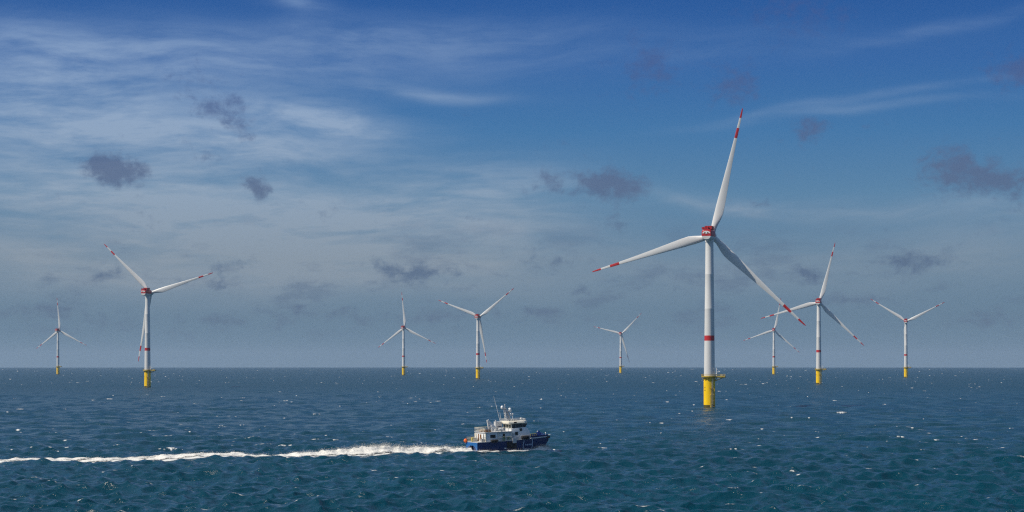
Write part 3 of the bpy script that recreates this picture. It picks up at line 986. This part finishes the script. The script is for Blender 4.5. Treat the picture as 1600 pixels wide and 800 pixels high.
# ------------------------------------------------------------------ the boat: x forward from the transom, y to port, z up
def build_boat():
    root = empty('boat', (STERN.x, STERN.y, 0.0))
    root.rotation_euler = (0, math.radians(-1.6), HEAD)
    tag(root, 'navy blue catamaran work boat with white deckhouse, heading right with a long wake', 'boat')
    BW = 3.65
    # hull sections: (x, half beam at deck, half beam at waterline, deck z)
    secs = [(0.0, 3.65, 3.45, 2.42), (3, 3.65, 3.45, 2.46), (7, 3.65, 3.42, 2.54), (11, 3.65, 3.35, 2.64), (14.5, 3.62, 3.15, 2.78), (17, 3.5, 2.75, 2.9), (18.6, 3.3, 2.35, 3.0), (19.6, 3.05, 2.2, 3.05)]
    keel = [(-1.0), (-1.0), (-1.0), (-1.0), (-0.9), (-0.6), (-0.1), (1.6)]
    bm = bmesh.new()
    for side in (1, -1):
        rings = []
        for (x, hb, hw, zd), kz in zip(secs, keel):
            inner_top, inner_bot = 0.9, 1.15
            zb = max(kz, -1.0)
            if x > 19:
                hw, inner_bot = 2.55, 1.7
            zc = min(0.35, zd - 1.0) if x < 19 else 1.9
            ring = [(x, side * hb, zd), (x, side * (hb - 0.02), zd - 0.5), (x, side * (hw * 0.35 + hb * 0.65), zc + 0.6 if x < 19 else 2.2), (x, side * hw, zc),
                    (x, side * (hw - 0.9) , zb), (x, side * (inner_bot + 0.5), zb), (x, side * inner_bot, 0.3 if x < 19 else 1.9), (x, side * inner_top, 1.5 if x < 19 else 2.2), (x, side * 0.0, 1.75 if x < 19 else 2.35), (x, 0.0, zd)]
            rings.append(ring)
        loft(bm, rings)
    bmesh.ops.recalc_face_normals(bm, faces=bm.faces)
    g = bm.verts[:] + bm.edges[:] + bm.faces[:]
    bmesh.ops.bisect_plane(bm, geom=g, plane_co=(0, 0, 0.12), plane_no=(0, 0, 1))
    for f in bm.faces:
        c = f.calc_center_median()
        f.material_index = 1 if c.z < 0.12 else 0
    hull = link('hull', bm, [M['navy'], M['antifoul']], root, 35)
    # transom, sunlight put into its brighter blue, an arch over the tunnel between the hulls
    bm = bmesh.new()
    arch = [(-3.55, 0.1), (-3.66, 2.40), (3.66, 2.40), (3.55, 0.1), (3.0, 0.1), (2.7, 0.75), (2.15, 1.3), (1.1, 1.65), (-1.1, 1.65), (-2.15, 1.3), (-2.7, 0.75), (-3.0, 0.1)]
    prism(bm, arch, 'x', -0.09, -0.005)
    link('transom', bm, M['stern_sunlit_blue'], hull, 0)
    bm = bmesh.new()                                   # swim steps
    for s in (-1, 1):
        box(bm, -0.95, -0.1, s * 2.6 - 0.75, s * 2.6 + 0.75, 0.35, 0.5, 0.03)
    link('swim_step', bm, M['stern_sunlit_blue'], hull, 0)
    bm = bmesh.new()                                   # deck plate with pale edge
    out = [(x, hb + 0.05) for x, hb, _, _ in secs]
    zs = [z for _, _, _, z in secs]
    top = [[(x, hb + 0.07, z), (x, hb + 0.07, z + 0.11), (x, -hb - 0.07, z + 0.11), (x, -hb - 0.07, z)] for (x, hb, _, z) in secs]
    loft(bm, top)
    link('deck', bm, M['lightgrey'], hull, 0)
    # high navy bulwark round the foredeck
    bm = bmesh.new()
    bx = [(14.3, 3.66), (17.0, 3.54), (18.6, 3.34), (19.45, 3.1)]
    for side in (1, -1):
        rings = []
        for (x, hb), zt in zip(bx, (3.5, 3.58, 3.66, 3.7)):
            zb = np.interp(x, [s[0] for s in secs], zs) + 0.12
            rings.append([(x, side * (hb + 0.02), zb), (x, side * (hb + 0.08), zt), (x, side * (hb - 0.04), zt), (x, side * (hb - 0.10), zb)])
        loft(bm, rings)
    loft(bm, [[(19.45, y, 3.16), (19.54, y, 3.7), (19.42, y, 3.7), (19.33, y, 3.16)] for y in (-3.02, -1.5, 1.5, 3.02)])
    bw = link('bulwark', bm, M['navy'], hull, 30)
    bm = bmesh.new()
    for side in (1, -1):
        path(bm, [(x, side * (hb + 0.06), np.interp(x, [s[0] for s in secs], zs) + 0.17) for x, hb in bx], 0.08, 8)
    link('rubbing_strake', bm, M['white'], hull)
    bm = bmesh.new()                                   # bow fender
    path(bm, [(14.0 + (19.5 - 14.0) * 0.9, -3.3, 3.0), (19.75, -3.05, 3.0), (19.85, 0, 3.0), (19.75, 3.05, 3.0), (18.95, 3.3, 3.0)], 0.28, 10)
    link('bow_fender', bm, M['black'], hull)
    # white marking lines on the side and the illegible name between them
    def hull_y(x, z):
        hb = np.interp(x, [s[0] for s in secs], [s[1] for s in secs])
        hw = np.interp(x, [s[0] for s in secs], [s[2] for s in secs])
        zd = np.interp(x, [s[0] for s in secs], zs)
        pz = [0.35, 0.95, zd - 0.5, zd]
        py = [hw, hw * 0.35 + hb * 0.65, hb - 0.02, hb]
        return float(np.interp(z, pz, py))
    def strip(bm, pts, w, vert=True):
        for (x0, z0), (x1, z1) in zip(pts, pts[1:]):
            if abs(z1 - z0) > abs(x1 - x0):
                q = ((x0 - w, z0), (x0 + w, z0), (x1 + w, z1), (x1 - w, z1))
            else:
                q = ((x0, z0 - w), (x1, z1 - w), (x1, z1 + w), (x0, z0 + w))
            o1 = [bm.verts.new((x, -hull_y(x, z) - 0.035, z)) for x, z in q]
            o2 = [bm.verts.new((x, -hull_y(x, z) + 0.02, z)) for x, z in q]
            bm.faces.new(o1)
            for k in range(4):
                bm.faces.new((o1[k], o2[k], o2[(k + 1) % 4], o1[(k + 1) % 4]))
    bm = bmesh.new()
    strip(bm, [(12.35, 0.40), (12.35, 0.9), (12.35, 1.55), (12.55, 2.2), (12.6, 2.66)], 0.09)
    strip(bm, [(14.85, 0.36), (14.85, 0.9), (14.85, 1.55), (14.85, 2.2), (14.85, 2.7)], 0.09)
    strip(bm, [(12.3, 0.42), (13.1, 0.42), (14.0, 0.42), (14.9, 0.42)], 0.06)
    link('marking', bm, M['mark'], hull, 0)
    bm = bmesh.new()
    x = 12.95
    for k, (w, h) in enumerate(((.2, .26), (.12, .26), (.16, .26), (.2, .26), (.12, .26), (.2, .36), (.14, .36), (.16, .36), (.14, .36))):
        strip(bm, [(x, 1.22), (x, 1.22 + h)], w * 0.22)
        if k % 3 != 1:
            strip(bm, [(x, 1.22 + h * 0.5), (x + w * 0.62, 1.22 + h * 0.5)], 0.045)
            strip(bm, [(x + w * 0.62, 1.22), (x + w * 0.62, 1.22 + h)], w * 0.18)
        x += w * 0.62 + 0.11
    link('lettering', bm, M['mark'], hull, 0)
    bm = bmesh.new()
    strip(bm, [(7.25, 0.75), (7.75, 0.75)], 0.14)
    strip(bm, [(17.0, 0.9), (17.14, 0.9)], 0.10)
    link('draught_mark', bm, M['white'], hull, 0)
    bm = bmesh.new()                                   # black rubbing pads amidships
    for x0 in (7.9, 8.8, 9.7):
        box(bm, x0, x0 + 0.8, -3.72, -3.42, 0.7, 2.35, 0.05)
    link('rubber_pad', bm, M['black'], hull, 0)
    for xf, zf, L, r in ((4.45, 2.72, 1.9, 0.38), (12.8, 3.25, 2.1, 0.48)):
        bm = bmesh.new()
        n = 16
        prof = [(0.1, -L / 2), (r * .8, -L / 2 + .06), (r, -L / 2 + .25), (r, L / 2 - .25), (r * .8, L / 2 - .06), (0.1, L / 2)]
        loft(bm, [[(xf + t, -3.98 + q * math.cos(2 * math.pi * k / n), zf + q * math.sin(2 * math.pi * k / n)) for k in range(n)] for q, t in prof])
        link('fender', bm, M['black'], root)

    # ---- aft deck house, with the open upper deck on top
    dk = 2.5
    bm = bmesh.new()
    box(bm, 2.4, 5.6, -3.2, 3.3, dk, 4.72, 0.05)
    box(bm, 5.604, 9.55, -2.85, 3.0, dk, 4.72, 0.03)
    ah = link('aft_house', bm, M['white'], root, 30)
    bm = bmesh.new()
    box(bm, 2.2, 9.58, -3.4, 3.45, 4.723, 4.9, 0.03)
    link('upper_deck', bm, M['lightgrey'], ah, 0)
    for y0, w, zt in ((-2.4, 0.75, 4.4), (-0.55, 0.9, 4.3), (1.0, 0.55, 4.4)):
        bm = bmesh.new()
        box(bm, 2.34, 2.43, y0, y0 + w, dk + 0.1, zt, 0.02)
        link('door', bm, M['rust'] if y0 > -1 else M['deck'], ah, 0)
    bm = bmesh.new()
    box(bm, 3.55, 5.15, -3.245, -3.18, 3.3, 4.35, 0.02)
    wf = link('window', bm, M['white'], ah, 0)
    bm = bmesh.new()
    box(bm, 3.65, 5.05, -3.27, -3.22, 3.45, 4.25)
    link('pane', bm, M['glass'], wf, 0)
    for x0 in (5.75, 7.6, 9.3):
        bm = bmesh.new()
        box(bm, x0, x0 + 0.14, -3.3, -3.16, dk, 4.72, 0.02)
        link('post', bm, M['sunlit_cream'], ah, 0)
    bm = bmesh.new()
    box(bm, 7.2, 7.75, -2.92, -2.84, 3.7, 4.3, 0.01)
    link('hatch', bm, M['dark_vent'], ah, 0)
    bm = bmesh.new()
    box(bm, 2.33, 2.6, -3.33, -3.03, dk, 4.72, 0.02)
    box(bm, 2.2, 2.32, 2.6, 3.35, dk + .1, 4.5, 0.02)
    link('corner_post', bm, M['sunlit_cream'], ah, 0)
    bm = bmesh.new()                                   # gear lockers on the aft deck
    box(bm, 1.2, 2.0, 1.4, 2.9, dk + 0.06, 3.45, 0.05)
    box(bm, 1.5, 2.25, -2.9, -1.9, dk + 0.06, 3.3, 0.05)
    link('deck_locker', bm, M['lightgrey'], root, 0)
    bm = bmesh.new()
    box(bm, 0.5, 1.1, 1.1, 1.7, dk + 0.06, 3.6, 0.08)
    link('yellow_locker', bm, M['hiviz'], root, 0)
    # rails
    def rail(bm, pts, z0s, h, step=1.1, r=0.035, bars=3):
        for (p, q), (za, zb) in zip(zip(pts, pts[1:]), zip(z0s, z0s[1:])):
            L = math.dist(p, q)
            m_ = max(1, round(L / step))
            for i in range(m_ + 1):
                t = i / m_
                x, y, z = p[0] + (q[0] - p[0]) * t, p[1] + (q[1] - p[1]) * t, za + (zb - za) * t
                tube(bm, (x, y, z), (x, y, z + h), r, 6)
            for b in range(bars):
                zz = h * (b + 1) / bars
                tube(bm, (*p, za + zz), (*q, zb + zz), r * 0.9, 6)
    bm = bmesh.new()
    rail(bm, [(2.3, -3.5), (0.15, -3.5), (0.15, 3.5), (2.3, 3.5)], [dk] * 4, 1.1, 0.9, 0.05)
    link('aft_railing', bm, M['grating'], root)
    bm = bmesh.new()
    rail(bm, [(9.4, -3.3), (2.3, -3.3), (2.3, 3.35), (9.0, 3.35)], [4.9] * 4, 1.05, 0.9, 0.045)
    link('upper_railing', bm, M['sunlit_cream'], root)
    bm = bmesh.new()                                   # things stowed on the upper deck
    box(bm, 2.8, 4.2, -2.6, -1.2, 4.903, 5.5, 0.1)
    link('stowed_gear', bm, M['rust'], root, 0)
    bm = bmesh.new()
    box(bm, 2.9, 3.9, 0.6, 2.0, 4.903, 5.4, 0.1)
    link('stowed_gear', bm, M['rust'], root, 0)
    bm = bmesh.new()
    n = 14
    for x0 in (6.2,):
        loft(bm, [[(x0 + t, -2.4 + q * math.cos(2 * math.pi * k / n), 5.45 + q * math.sin(2 * math.pi * k / n)) for k in range(n)] for q, t in ((.2, 0), (.36, .08), (.36, 1.2), (.2, 1.28))])
    box(bm, 6.35, 6.55, -2.7, -2.1, 4.903, 5.2)
    box(bm, 7.05, 7.25, -2.7, -2.1, 4.903, 5.2)
    link('life_raft', bm, M['white'], root)
    # knuckle crane folded behind the wheelhouse
    bm = bmesh.new()
    tube(bm, (4.9, -1.6, 4.9), (4.9, -1.6, 6.3), 0.32, 12)
    box(bm, 4.5, 5.3, -2.0, -1.2, 6.0, 6.6, 0.08)
    def beam(p, q, w, h):
        p, q = Vector(p), Vector(q)
        d = (q - p).normalized()
        sd_ = d.cross(Vector((0, 1, 0))).normalized()
        yv = Vector((0, 1, 0))
        loft(bm, [[tuple(c + yv * a * w + sd_ * b * h * sc) for a, b in ((-1, -1), (1, -1), (1, 1), (-1, 1))] for c, sc in ((p, 1), (q, 0.75))])
    beam((5.7, -1.6, 5.7), (3.75, -1.6, 7.75), 0.24, 0.34)
    beam((3.7, -1.6, 7.85), (4.2, -1.2, 5.6), 0.17, 0.2)
    tube(bm, (4.9, -1.55, 5.6), (4.4, -1.55, 6.95), 0.1, 8)
    link('crane', bm, M['white'], root, 30)
    # ---- forward deck house, rising to the wheelhouse windows
    bm = bmesh.new()
    prof = [(9.6, dk), (14.5, dk + .15), (14.55, 4.75), (13.55, 5.75), (9.6, 5.55)]
    prism(bm, prof, 'y', -2.95, 2.95, 0, 0.06)
    dh = link('deck_house', bm, M['white'], root, 30)
    bm = bmesh.new()
    box(bm, 9.7, 10.35, -3.0, -2.92, dk + 0.05, 4.5, 0.03)
    pd = link('door', bm, M['lightgrey'], dh, 0)
    bm = bmesh.new()
    box(bm, 9.45, 10.45, -3.80, -3.70, 1.95, 3.2, 0.02)
    link('boarding_gate', bm, M['lightgrey'], root, 0)
    for x0, x1, z0, z1 in ((10.5, 11.25, 3.85, 4.65), (11.75, 12.4, 4.85, 5.5)):
        bm = bmesh.new()
        box(bm, x0 - 0.06, x1 + 0.06, -2.985, -2.94, z0 - 0.06, z1 + 0.06, 0.01)
        wf = link('window', bm, M['lightgrey'], dh, 0)
        bm = bmesh.new()
        box(bm, x0, x1, -3.01, -2.97, z0, z1)
        link('pane', bm, M['glass'], wf, 0)
    bm = bmesh.new()
    box(bm, 13.0, 14.5, -3.02, -2.96, dk + 0.25, 3.4, 0.02)
    link('vent_panel', bm, M['lightgrey'], dh, 0)
    bm = bmesh.new()
    for x0 in (6.9, 8.3):
        box(bm, x0, x0 + 0.7, -3.45, -3.06, dk + 0.06, 3.7, 0.06)
    link('green_locker', bm, M['green'], root, 0)
    bm = bmesh.new()
    rail(bm, [(6.0, -3.55), (9.4, -3.55)], [dk, dk + 0.06], 1.05, 0.85, 0.04)
    rail(bm, [(10.8, -3.55), (14.2, -3.5)], [dk + .08, dk + 0.2], 1.05, 0.7, 0.045)
    link('side_railing', bm, M['lightgrey'], root)
    bm = bmesh.new()
    rail(bm, [(14.4, 3.4), (17.0, 3.4)], [3.5, 3.6], 0.75, 0.7, 0.045, 2)
    rail(bm, [(14.4, -3.6), (16.0, -3.55)], [3.5, 3.56], 0.5, 0.6, 0.04, 1)
    link('fore_railing', bm, M['hiviz'], root)
    # ---- wheelhouse
    bm = bmesh.new()
    box(bm, 9.65, 9.9, -2.55, 2.55, 4.903, 5.6, 0.02)
    box(bm, 9.65, 9.9, -2.55, 2.55, 6.45, 6.65, 0.02)
    for y in (-2.43, -0.85, 0.8, 2.43):
        box(bm, 9.67, 9.88, y - 0.12, y + 0.12, 5.603, 6.447)
    wh = link('wheelhouse', bm, M['sunlit_cream'], root, 30)
    bm = bmesh.new()
    box(bm, 9.74, 9.8, -2.3, 2.3, 5.59, 6.46)
    link('aft_windows', bm, M['glass_green'], wh, 0)
    bm = bmesh.new()
    prism(bm, [(9.95, 5.6), (13.5, 5.76), (13.95, 6.6), (9.95, 6.6)], 'y', -2.6, 2.6)
    fw = link('front_windows', bm, M['glass'], wh, 0)
    for x in (10.75, 11.7, 12.65):
        bm = bmesh.new()
        box(bm, x, x + 0.09, -2.64, -2.59, 5.72, 6.6)
        link('window_bar', bm, M['deck'], fw, 0)
    for y in (-2.58, -1.3, 0, 1.3, 2.58):
        bm = bmesh.new()
        tube(bm, (13.52, y, 5.76), (13.98, y, 6.6), 0.05, 6)
        link('window_bar', bm, M['deck'], fw, 0)
    bm = bmesh.new()
    rf = [(8.9, -2.85), (10.5, -3.05), (13.2, -3.0), (14.2, -2.3), (14.55, -1.0), (14.55, 1.0), (14.2, 2.3), (13.2, 3.0), (10.5, 3.05), (8.9, 2.85)]
    r0 = [(10.9 + (x - 10.9) * 0.97, y * 0.93, 6.652) for x, y in rf]
    r1 = [(x, y, 6.86) for x, y in rf]
    r2 = [(10.9 + (x - 10.9) * 0.97, y * 0.95, 7.24) for x, y in rf]
    r3 = [(10.9 + (x - 10.9) * 0.9, y * 0.86, 7.36) for x, y in rf]
    loft(bm, [r0, r1, r2, r3])
    roof = link('roof', bm, M['sunlit_cream'], wh, 25)
    bm = bmesh.new()
    box(bm, 10.2, 10.95, -3.14, -3.03, 6.84, 7.16, 0.01)
    link('name_board', bm, M['brown'], roof, 0)
    bm = bmesh.new()
    rr = [(11.2 + (x - 11.2) * 0.9, y * 0.84) for x, y in rf]
    rail(bm, rr + [rr[0]], [7.34] * (len(rr) + 1), 0.5, 1.0, 0.035, 2)
    link('roof_railing', bm, M['lightgrey'], roof)
    bm = bmesh.new()
    box(bm, 11.2, 12.3, -0.8, 0.7, 7.36, 7.72, 0.08)
    link('roof_hatch', bm, M['lightgrey'], roof)
    for x, y, z, q in ((13.0, -1.2, 7.85, 0.24), (14.1, -0.6, 7.72, 0.13)):
        bm = bmesh.new()
        sphere(bm, (x, y, z), q, 12)
        tube(bm, (x, y, 7.3), (x, y, z - q * 0.6), q * 0.35, 8)
        link('roof_lamp', bm, M['white'], roof)
    # exhaust casing on the port side with a dark sign on its inner face
    bm = bmesh.new()
    box(bm, 7.1, 8.75, 1.1, 2.4, 4.903, 7.2, 0.06)
    box(bm, 6.95, 7.2, 0.98, 1.25, 4.903, 7.6, 0.03)
    fc = link('exhaust_casing', bm, M['lightgrey'], root, 0)
    bm = bmesh.new()
    box(bm, 7.55, 8.6, 1.03, 1.09, 5.15, 6.05, 0.01)
    sb = link('sign_board', bm, M['sign_blue'], fc, 0)
    bm = bmesh.new()
    w = 0.07
    zig = [(7.7, 5.9), (7.7 + w, 5.95), (8.0, 5.72), (8.12, 5.72), (8.2, 5.85), (8.4, 5.85), (8.44, 5.3), (8.32, 5.28), (8.28, 5.7), (8.18, 5.62), (7.95, 5.6)]
    prism(bm, zig, 'y', 1.0, 1.032)
    link('lettering', bm, M['mark'], sb, 0)
    # mast
    bm = bmesh.new()
    zb, zt = 7.3, 10.5
    base = [(9.4, -0.55), (10.7, -0.4), (10.7, 0.4), (9.4, 0.55)]
    topp = [(9.0, -0.3), (9.4, -0.25), (9.4, 0.25), (9.0, 0.3)]
    lev = []
    for k in range(6):
        t = k / 5
        lev.append([(b[0] + (q[0] - b[0]) * t, b[1] + (q[1] - b[1]) * t, zb + (zt - zb) * t) for b, q in zip(base, topp)])
    for a_, b_ in zip(lev, lev[1:]):
        for k in range(4):
            tube(bm, a_[k], b_[k], 0.085, 6)
            tube(bm, a_[k], b_[(k + 1) % 4], 0.05, 6)
            tube(bm, b_[k], b_[(k + 1) % 4], 0.055, 6)
    tube(bm, (9.2, 0, 10.4), (9.2, 0, 11.25), 0.06, 6)
    box(bm, 8.3, 9.5, -0.2, 0.2, 10.3, 10.42, 0.02)
    box(bm, 9.4, 10.7, -0.2, 0.2, 9.45, 9.57, 0.02)
    box(bm, 10.0, 11.2, -0.18, 0.18, 8.6, 8.71, 0.02)
    sphere(bm, (9.2, 0, 11.3), 0.17, 10)
    tube(bm, (8.9, -0.5, 10.95), (9.5, 0.5, 10.95), 0.05, 6)
    mast = link('mast', bm, M['lightgrey'], root, 30)
    for c, r in (((8.45, 0, 10.85), 0.36), ((10.5, 0, 10.15), 0.46)):
        bm = bmesh.new()
        lathe(bm, [(r * .6, c[2] - r * 1.25), (r * .95, c[2] - r * 1.0), (r, c[2] - r * .2), (r * .97, c[2] + r * .15), (r * .82, c[2] + r * .55), (r * .5, c[2] + r * .85), (0.02, c[2] + r)], 20, cx=c[0], cy=c[1])
        link('radar_dome', bm, M['white'], mast, 60)
    bm = bmesh.new()
    box(bm, 10.95, 11.15, -0.95, 0.95, 8.97, 9.15, 0.03)
    tube(bm, (11.05, 0, 8.65), (11.05, 0, 9.0), 0.14, 10)
    rs = link('radar_scanner', bm, M['white'], mast, 30)
    for x, y, z0, x1, z1 in ((8.7, 2.0, 7.2, 7.1, 13.6), (12.0, 1.6, 7.3, 11.8, 9.3), (9.1, 2.3, 7.2, 8.8, 9.6)):
        bm = bmesh.new()
        tube(bm, (x, y, z0), (x1, y, z1), 0.06, 6, 0.03)
        link('antenna', bm, M['white'], root)
    # foredeck winch
    bm = bmesh.new()
    box(bm, 16.9, 17.8, -2.5, -1.6, 3.0, 4.3, 0.08)
    box(bm, 17.1, 17.55, -2.35, -1.8, 4.3, 4.65, 0.06)
    tube(bm, (17.3, -1.6, 3.7), (17.3, -0.4, 3.7), 0.3, 12)
    tube(bm, (17.75, -2.05, 4.2), (18.5, -2.05, 3.9), 0.12, 8)
    wn_ = link('winch', bm, M['winch_blue'], root, 30)
    bm = bmesh.new()
    sphere(bm, (16.85, -2.45, 4.5), 0.15, 10)
    link('lamp', bm, M['white'], wn_)
    bm = bmesh.new()
    tube(bm, (19.2, -2.2, 3.2), (19.2, -2.2, 4.0), 0.05, 6)
    sphere(bm, (19.2, -2.2, 4.07), 0.15, 10)
    link('bow_light', bm, M['white'], root)
    # orange buoy hung at the port quarter
    return root


boat = build_boat()
bm = bmesh.new()
sphere(bm, (0, 0, 0), 0.46, 20, 1.08)
tube(bm, (0, 0, 0.45), (0, 0, 0.62), 0.1, 10)
buoy = link('buoy', bm, M['orange'])
p = STERN + FWD * -0.42 + PORT * 3.15
buoy.location = (p.x, p.y, 2.72)
tag(buoy, 'round orange buoy hanging at the stern of the boat', 'buoy')


# ------------------------------------------------------------------ churned wake and bow wave
def foam_material(name):
    m = bpy.data.materials.new(name)
    m.use_nodes = True
    nt = m.node_tree
    V.nt = nt
    b = nt.nodes['Principled BSDF']
    b.inputs['Base Color'].default_value = (0.78, 0.77, 0.72, 1)
    b.inputs['Roughness'].default_value = 0.8
    b.inputs['Specular IOR Level'].default_value = 0.2
    at = nt.nodes.new('ShaderNodeAttribute')
    at.attribute_name = 'foam'
    tc = nt.nodes.new('ShaderNodeTexCoord')
    n = noise(tc.outputs['Object'], 1.9, 6, 0.68)
    a = sstep(V(at.outputs['Fac']) + (n - 0.5) * 0.9, 0.30, 0.62)
    nt.links.new(a.s, b.inputs['Alpha'])
    bp = nt.nodes.new('ShaderNodeBump')
    bp.inputs['Strength'].default_value = 0.8
    bp.inputs['Distance'].default_value = 0.3
    nt.links.new(n.s, bp.inputs['Height'])
    nt.links.new(bp.outputs[0], b.inputs['Normal'])
    return m


def drops(co, quads, foam, pts, sizes):
    """little flecks of spray as tetrahedra"""
    base = len(co)
    t = np.array([(1, 1, 1), (1, -1, -1), (-1, 1, -1), (-1, -1, 1)], float)
    v = (pts[:, None, :] + t[None] * sizes[:, None, None]).reshape(-1, 3)
    i = base + np.arange(len(pts))[:, None] * 4
    tris = np.concatenate([i + np.array([[0, 1, 2]]), i + np.array([[0, 3, 1]]), i + np.array([[0, 2, 3]]), i + np.array([[1, 3, 2]])])
    return np.vstack([co, v]), tris, np.concatenate([foam, np.full(len(v), 3.0)])


def foam_object(name, co, quads, tris, foam, mtl):
    me = bpy.data.meshes.new(name)
    idx = np.concatenate([quads.ravel(), tris.ravel()]).astype(np.int32)
    start = np.concatenate([np.arange(0, quads.size, 4), quads.size + np.arange(0, tris.size, 3)]).astype(np.int32)
    me.vertices.add(len(co))
    me.vertices.foreach_set('co', co.astype(np.float32).ravel())
    me.loops.add(len(idx))
    me.loops.foreach_set('vertex_index', idx)
    me.polygons.add(len(start))
    me.polygons.foreach_set('loop_start', start)
    me.polygons.foreach_set('use_smooth', np.ones(len(start), bool))
    a = me.attributes.new('foam', 'FLOAT', 'POINT')
    a.data.foreach_set('value', foam.astype(np.float32))
    me.update(calc_edges=True)
    me.validate()
    me.materials.append(mtl)
    o = bpy.data.objects.new(name, me)
    COL.objects.link(o)
    return o


def ridge_sheet(us, vs, height, density, name, label, spray, noise_seed):
    Ug, Vg = np.meshgrid(us, vs, indexing='ij')
    X = STERN.x + FWD.x * Ug + PORT.x * Vg
    Y = STERN.y + FWD.y * Ug + PORT.y * Vg
    cell = np.full_like(X, 0.8)
    Z0 = waves(X, Y, cell) * calm(X, Y)
    lump = fbm(Ug / 1.6, Vg / 1.1, 5, noise_seed)
    h = height(Ug, Vg)
    dn = density(Ug, Vg)
    q = np.clip((dn - 0.12) / 0.6, 0, 1)
    q = q * q * (3 - 2 * q)
    Z = Z0 + h * q * (0.35 + 1.3 * lump) - 0.10 + 0.30 * q - (X ** 2 + Y ** 2) / (2 * R_EARTH)
    nu, nv = Ug.shape
    co = np.stack([X, Y, Z], -1).reshape(-1, 3)
    i = np.arange(nu - 1)[:, None] * nv
    j = np.arange(nv - 1)[None, :]
    quads = np.stack([i + j, i + nv + j, i + nv + j + 1, i + j + 1], -1).reshape(-1, 4)
    foam = dn.ravel()
    w = (h * np.clip(dn, 0, 1)).ravel() ** 1.5
    pick = RNG.choice(len(w), size=spray, p=w / w.sum())
    pts = co[pick] + np.stack([RNG.normal(0, .25, spray), RNG.normal(0, .25, spray), np.abs(RNG.normal(0, .34, spray)) * np.sqrt(h.ravel()[pick])], -1)
    co, tris, foam = drops(co, quads, foam, pts, RNG.uniform(0.010, 0.036, spray))
    o = foam_object(name, co, quads, tris, foam, FOAM)
    tag(o, label, name.replace('_', ' '), kind='stuff')
    return o


FOAM = foam_material('white water')


def wake_h(u, v):
    b = -u
    env = np.interp(b, [0, 2, 6, 14, 24, 34, 48, 62, 80, 110, 135], [0.6, 0.85, 1.2, 1.4, 1.5, 0.9, 0.5, 0.65, 0.45, 0.3, 0.2])
    wob = (fbm(u / 14, u * 0 + 3.3, 3, 3) - 0.5) * 2.2 * np.clip(b / 40, 0, 1)
    across = np.exp(-(np.abs(v - wob) / 3.3) ** 3)
    strands = 0.72 + 0.28 * np.cos((v - wob) * 1.5)
    return env * across * strands * (0.7 + 0.6 * fbm(u / 7, u * 0 + 9.1, 3, 41))


def wake_d(u, v):
    b = -u
    wob = (fbm(u / 14, u * 0 + 3.3, 3, 3) - 0.5) * 2.2 * np.clip(b / 40, 0, 1)
    across = np.exp(-(np.abs(v - wob) / np.interp(b, [0, 10, 60, 135], [3.0, 3.5, 3.6, 4.2])) ** 4)
    d = np.interp(b, [0, 25, 60, 100, 138], [1.3, 1.15, 0.9, 0.74, 0.6])
    d = d * (1 - 0.45 * np.exp(-((v - wob) / 1.3) ** 2) * np.clip((b - 30) / 40, 0, 1)) * (1.0 + (fbm(u / 6, v / 1.3, 4, 63) - 0.42) * np.interp(b, [0, 30, 60, 140], [0.3, 0.7, 1.7, 2.2]))
    ends = np.clip(b / 0.6, 0, 1) * np.clip((138 - b) / 8, 0, 1)
    return across * d * ends + 0.0


ridge_sheet(np.arange(-140, 0.01, 0.22), np.arange(-6, 6.01, 0.18), wake_h, wake_d, 'wake', 'long trail of white foam churned up behind the boat', 14000, 21)


def bow_h(u, v):
    a = np.abs(v)
    side = np.exp(-((a - np.interp(u, [0, 12, 17, 19.5], [3.9, 3.75, 3.2, 2.6])) / 0.55) ** 2)
    env = np.interp(u, [-1, 2, 9, 14, 16, 18, 19.5, 20.6], [0.28, 0.22, 0.22, 0.35, 0.8, 1.25, 1.0, 0.1])
    return side * env


def bow_d(u, v):
    a = np.abs(v)
    side = np.exp(-((a - np.interp(u, [0, 12, 17, 19.5], [3.95, 3.8, 3.2, 2.6])) / 0.7) ** 2)
    env = np.interp(u, [-1, 2, 6, 9, 14, 18, 19.8, 20.8], [0.8, 0.8, 0.85, 0.85, 0.95, 1.5, 1.3, 0.0])
    return side * env


ridge_sheet(np.arange(-1, 21.01, 0.16), np.arange(-5.6, 5.61, 0.14), bow_h, bow_d, 'bow_wave', 'white foam thrown up along the hull and bow of the boat', 5000, 77)
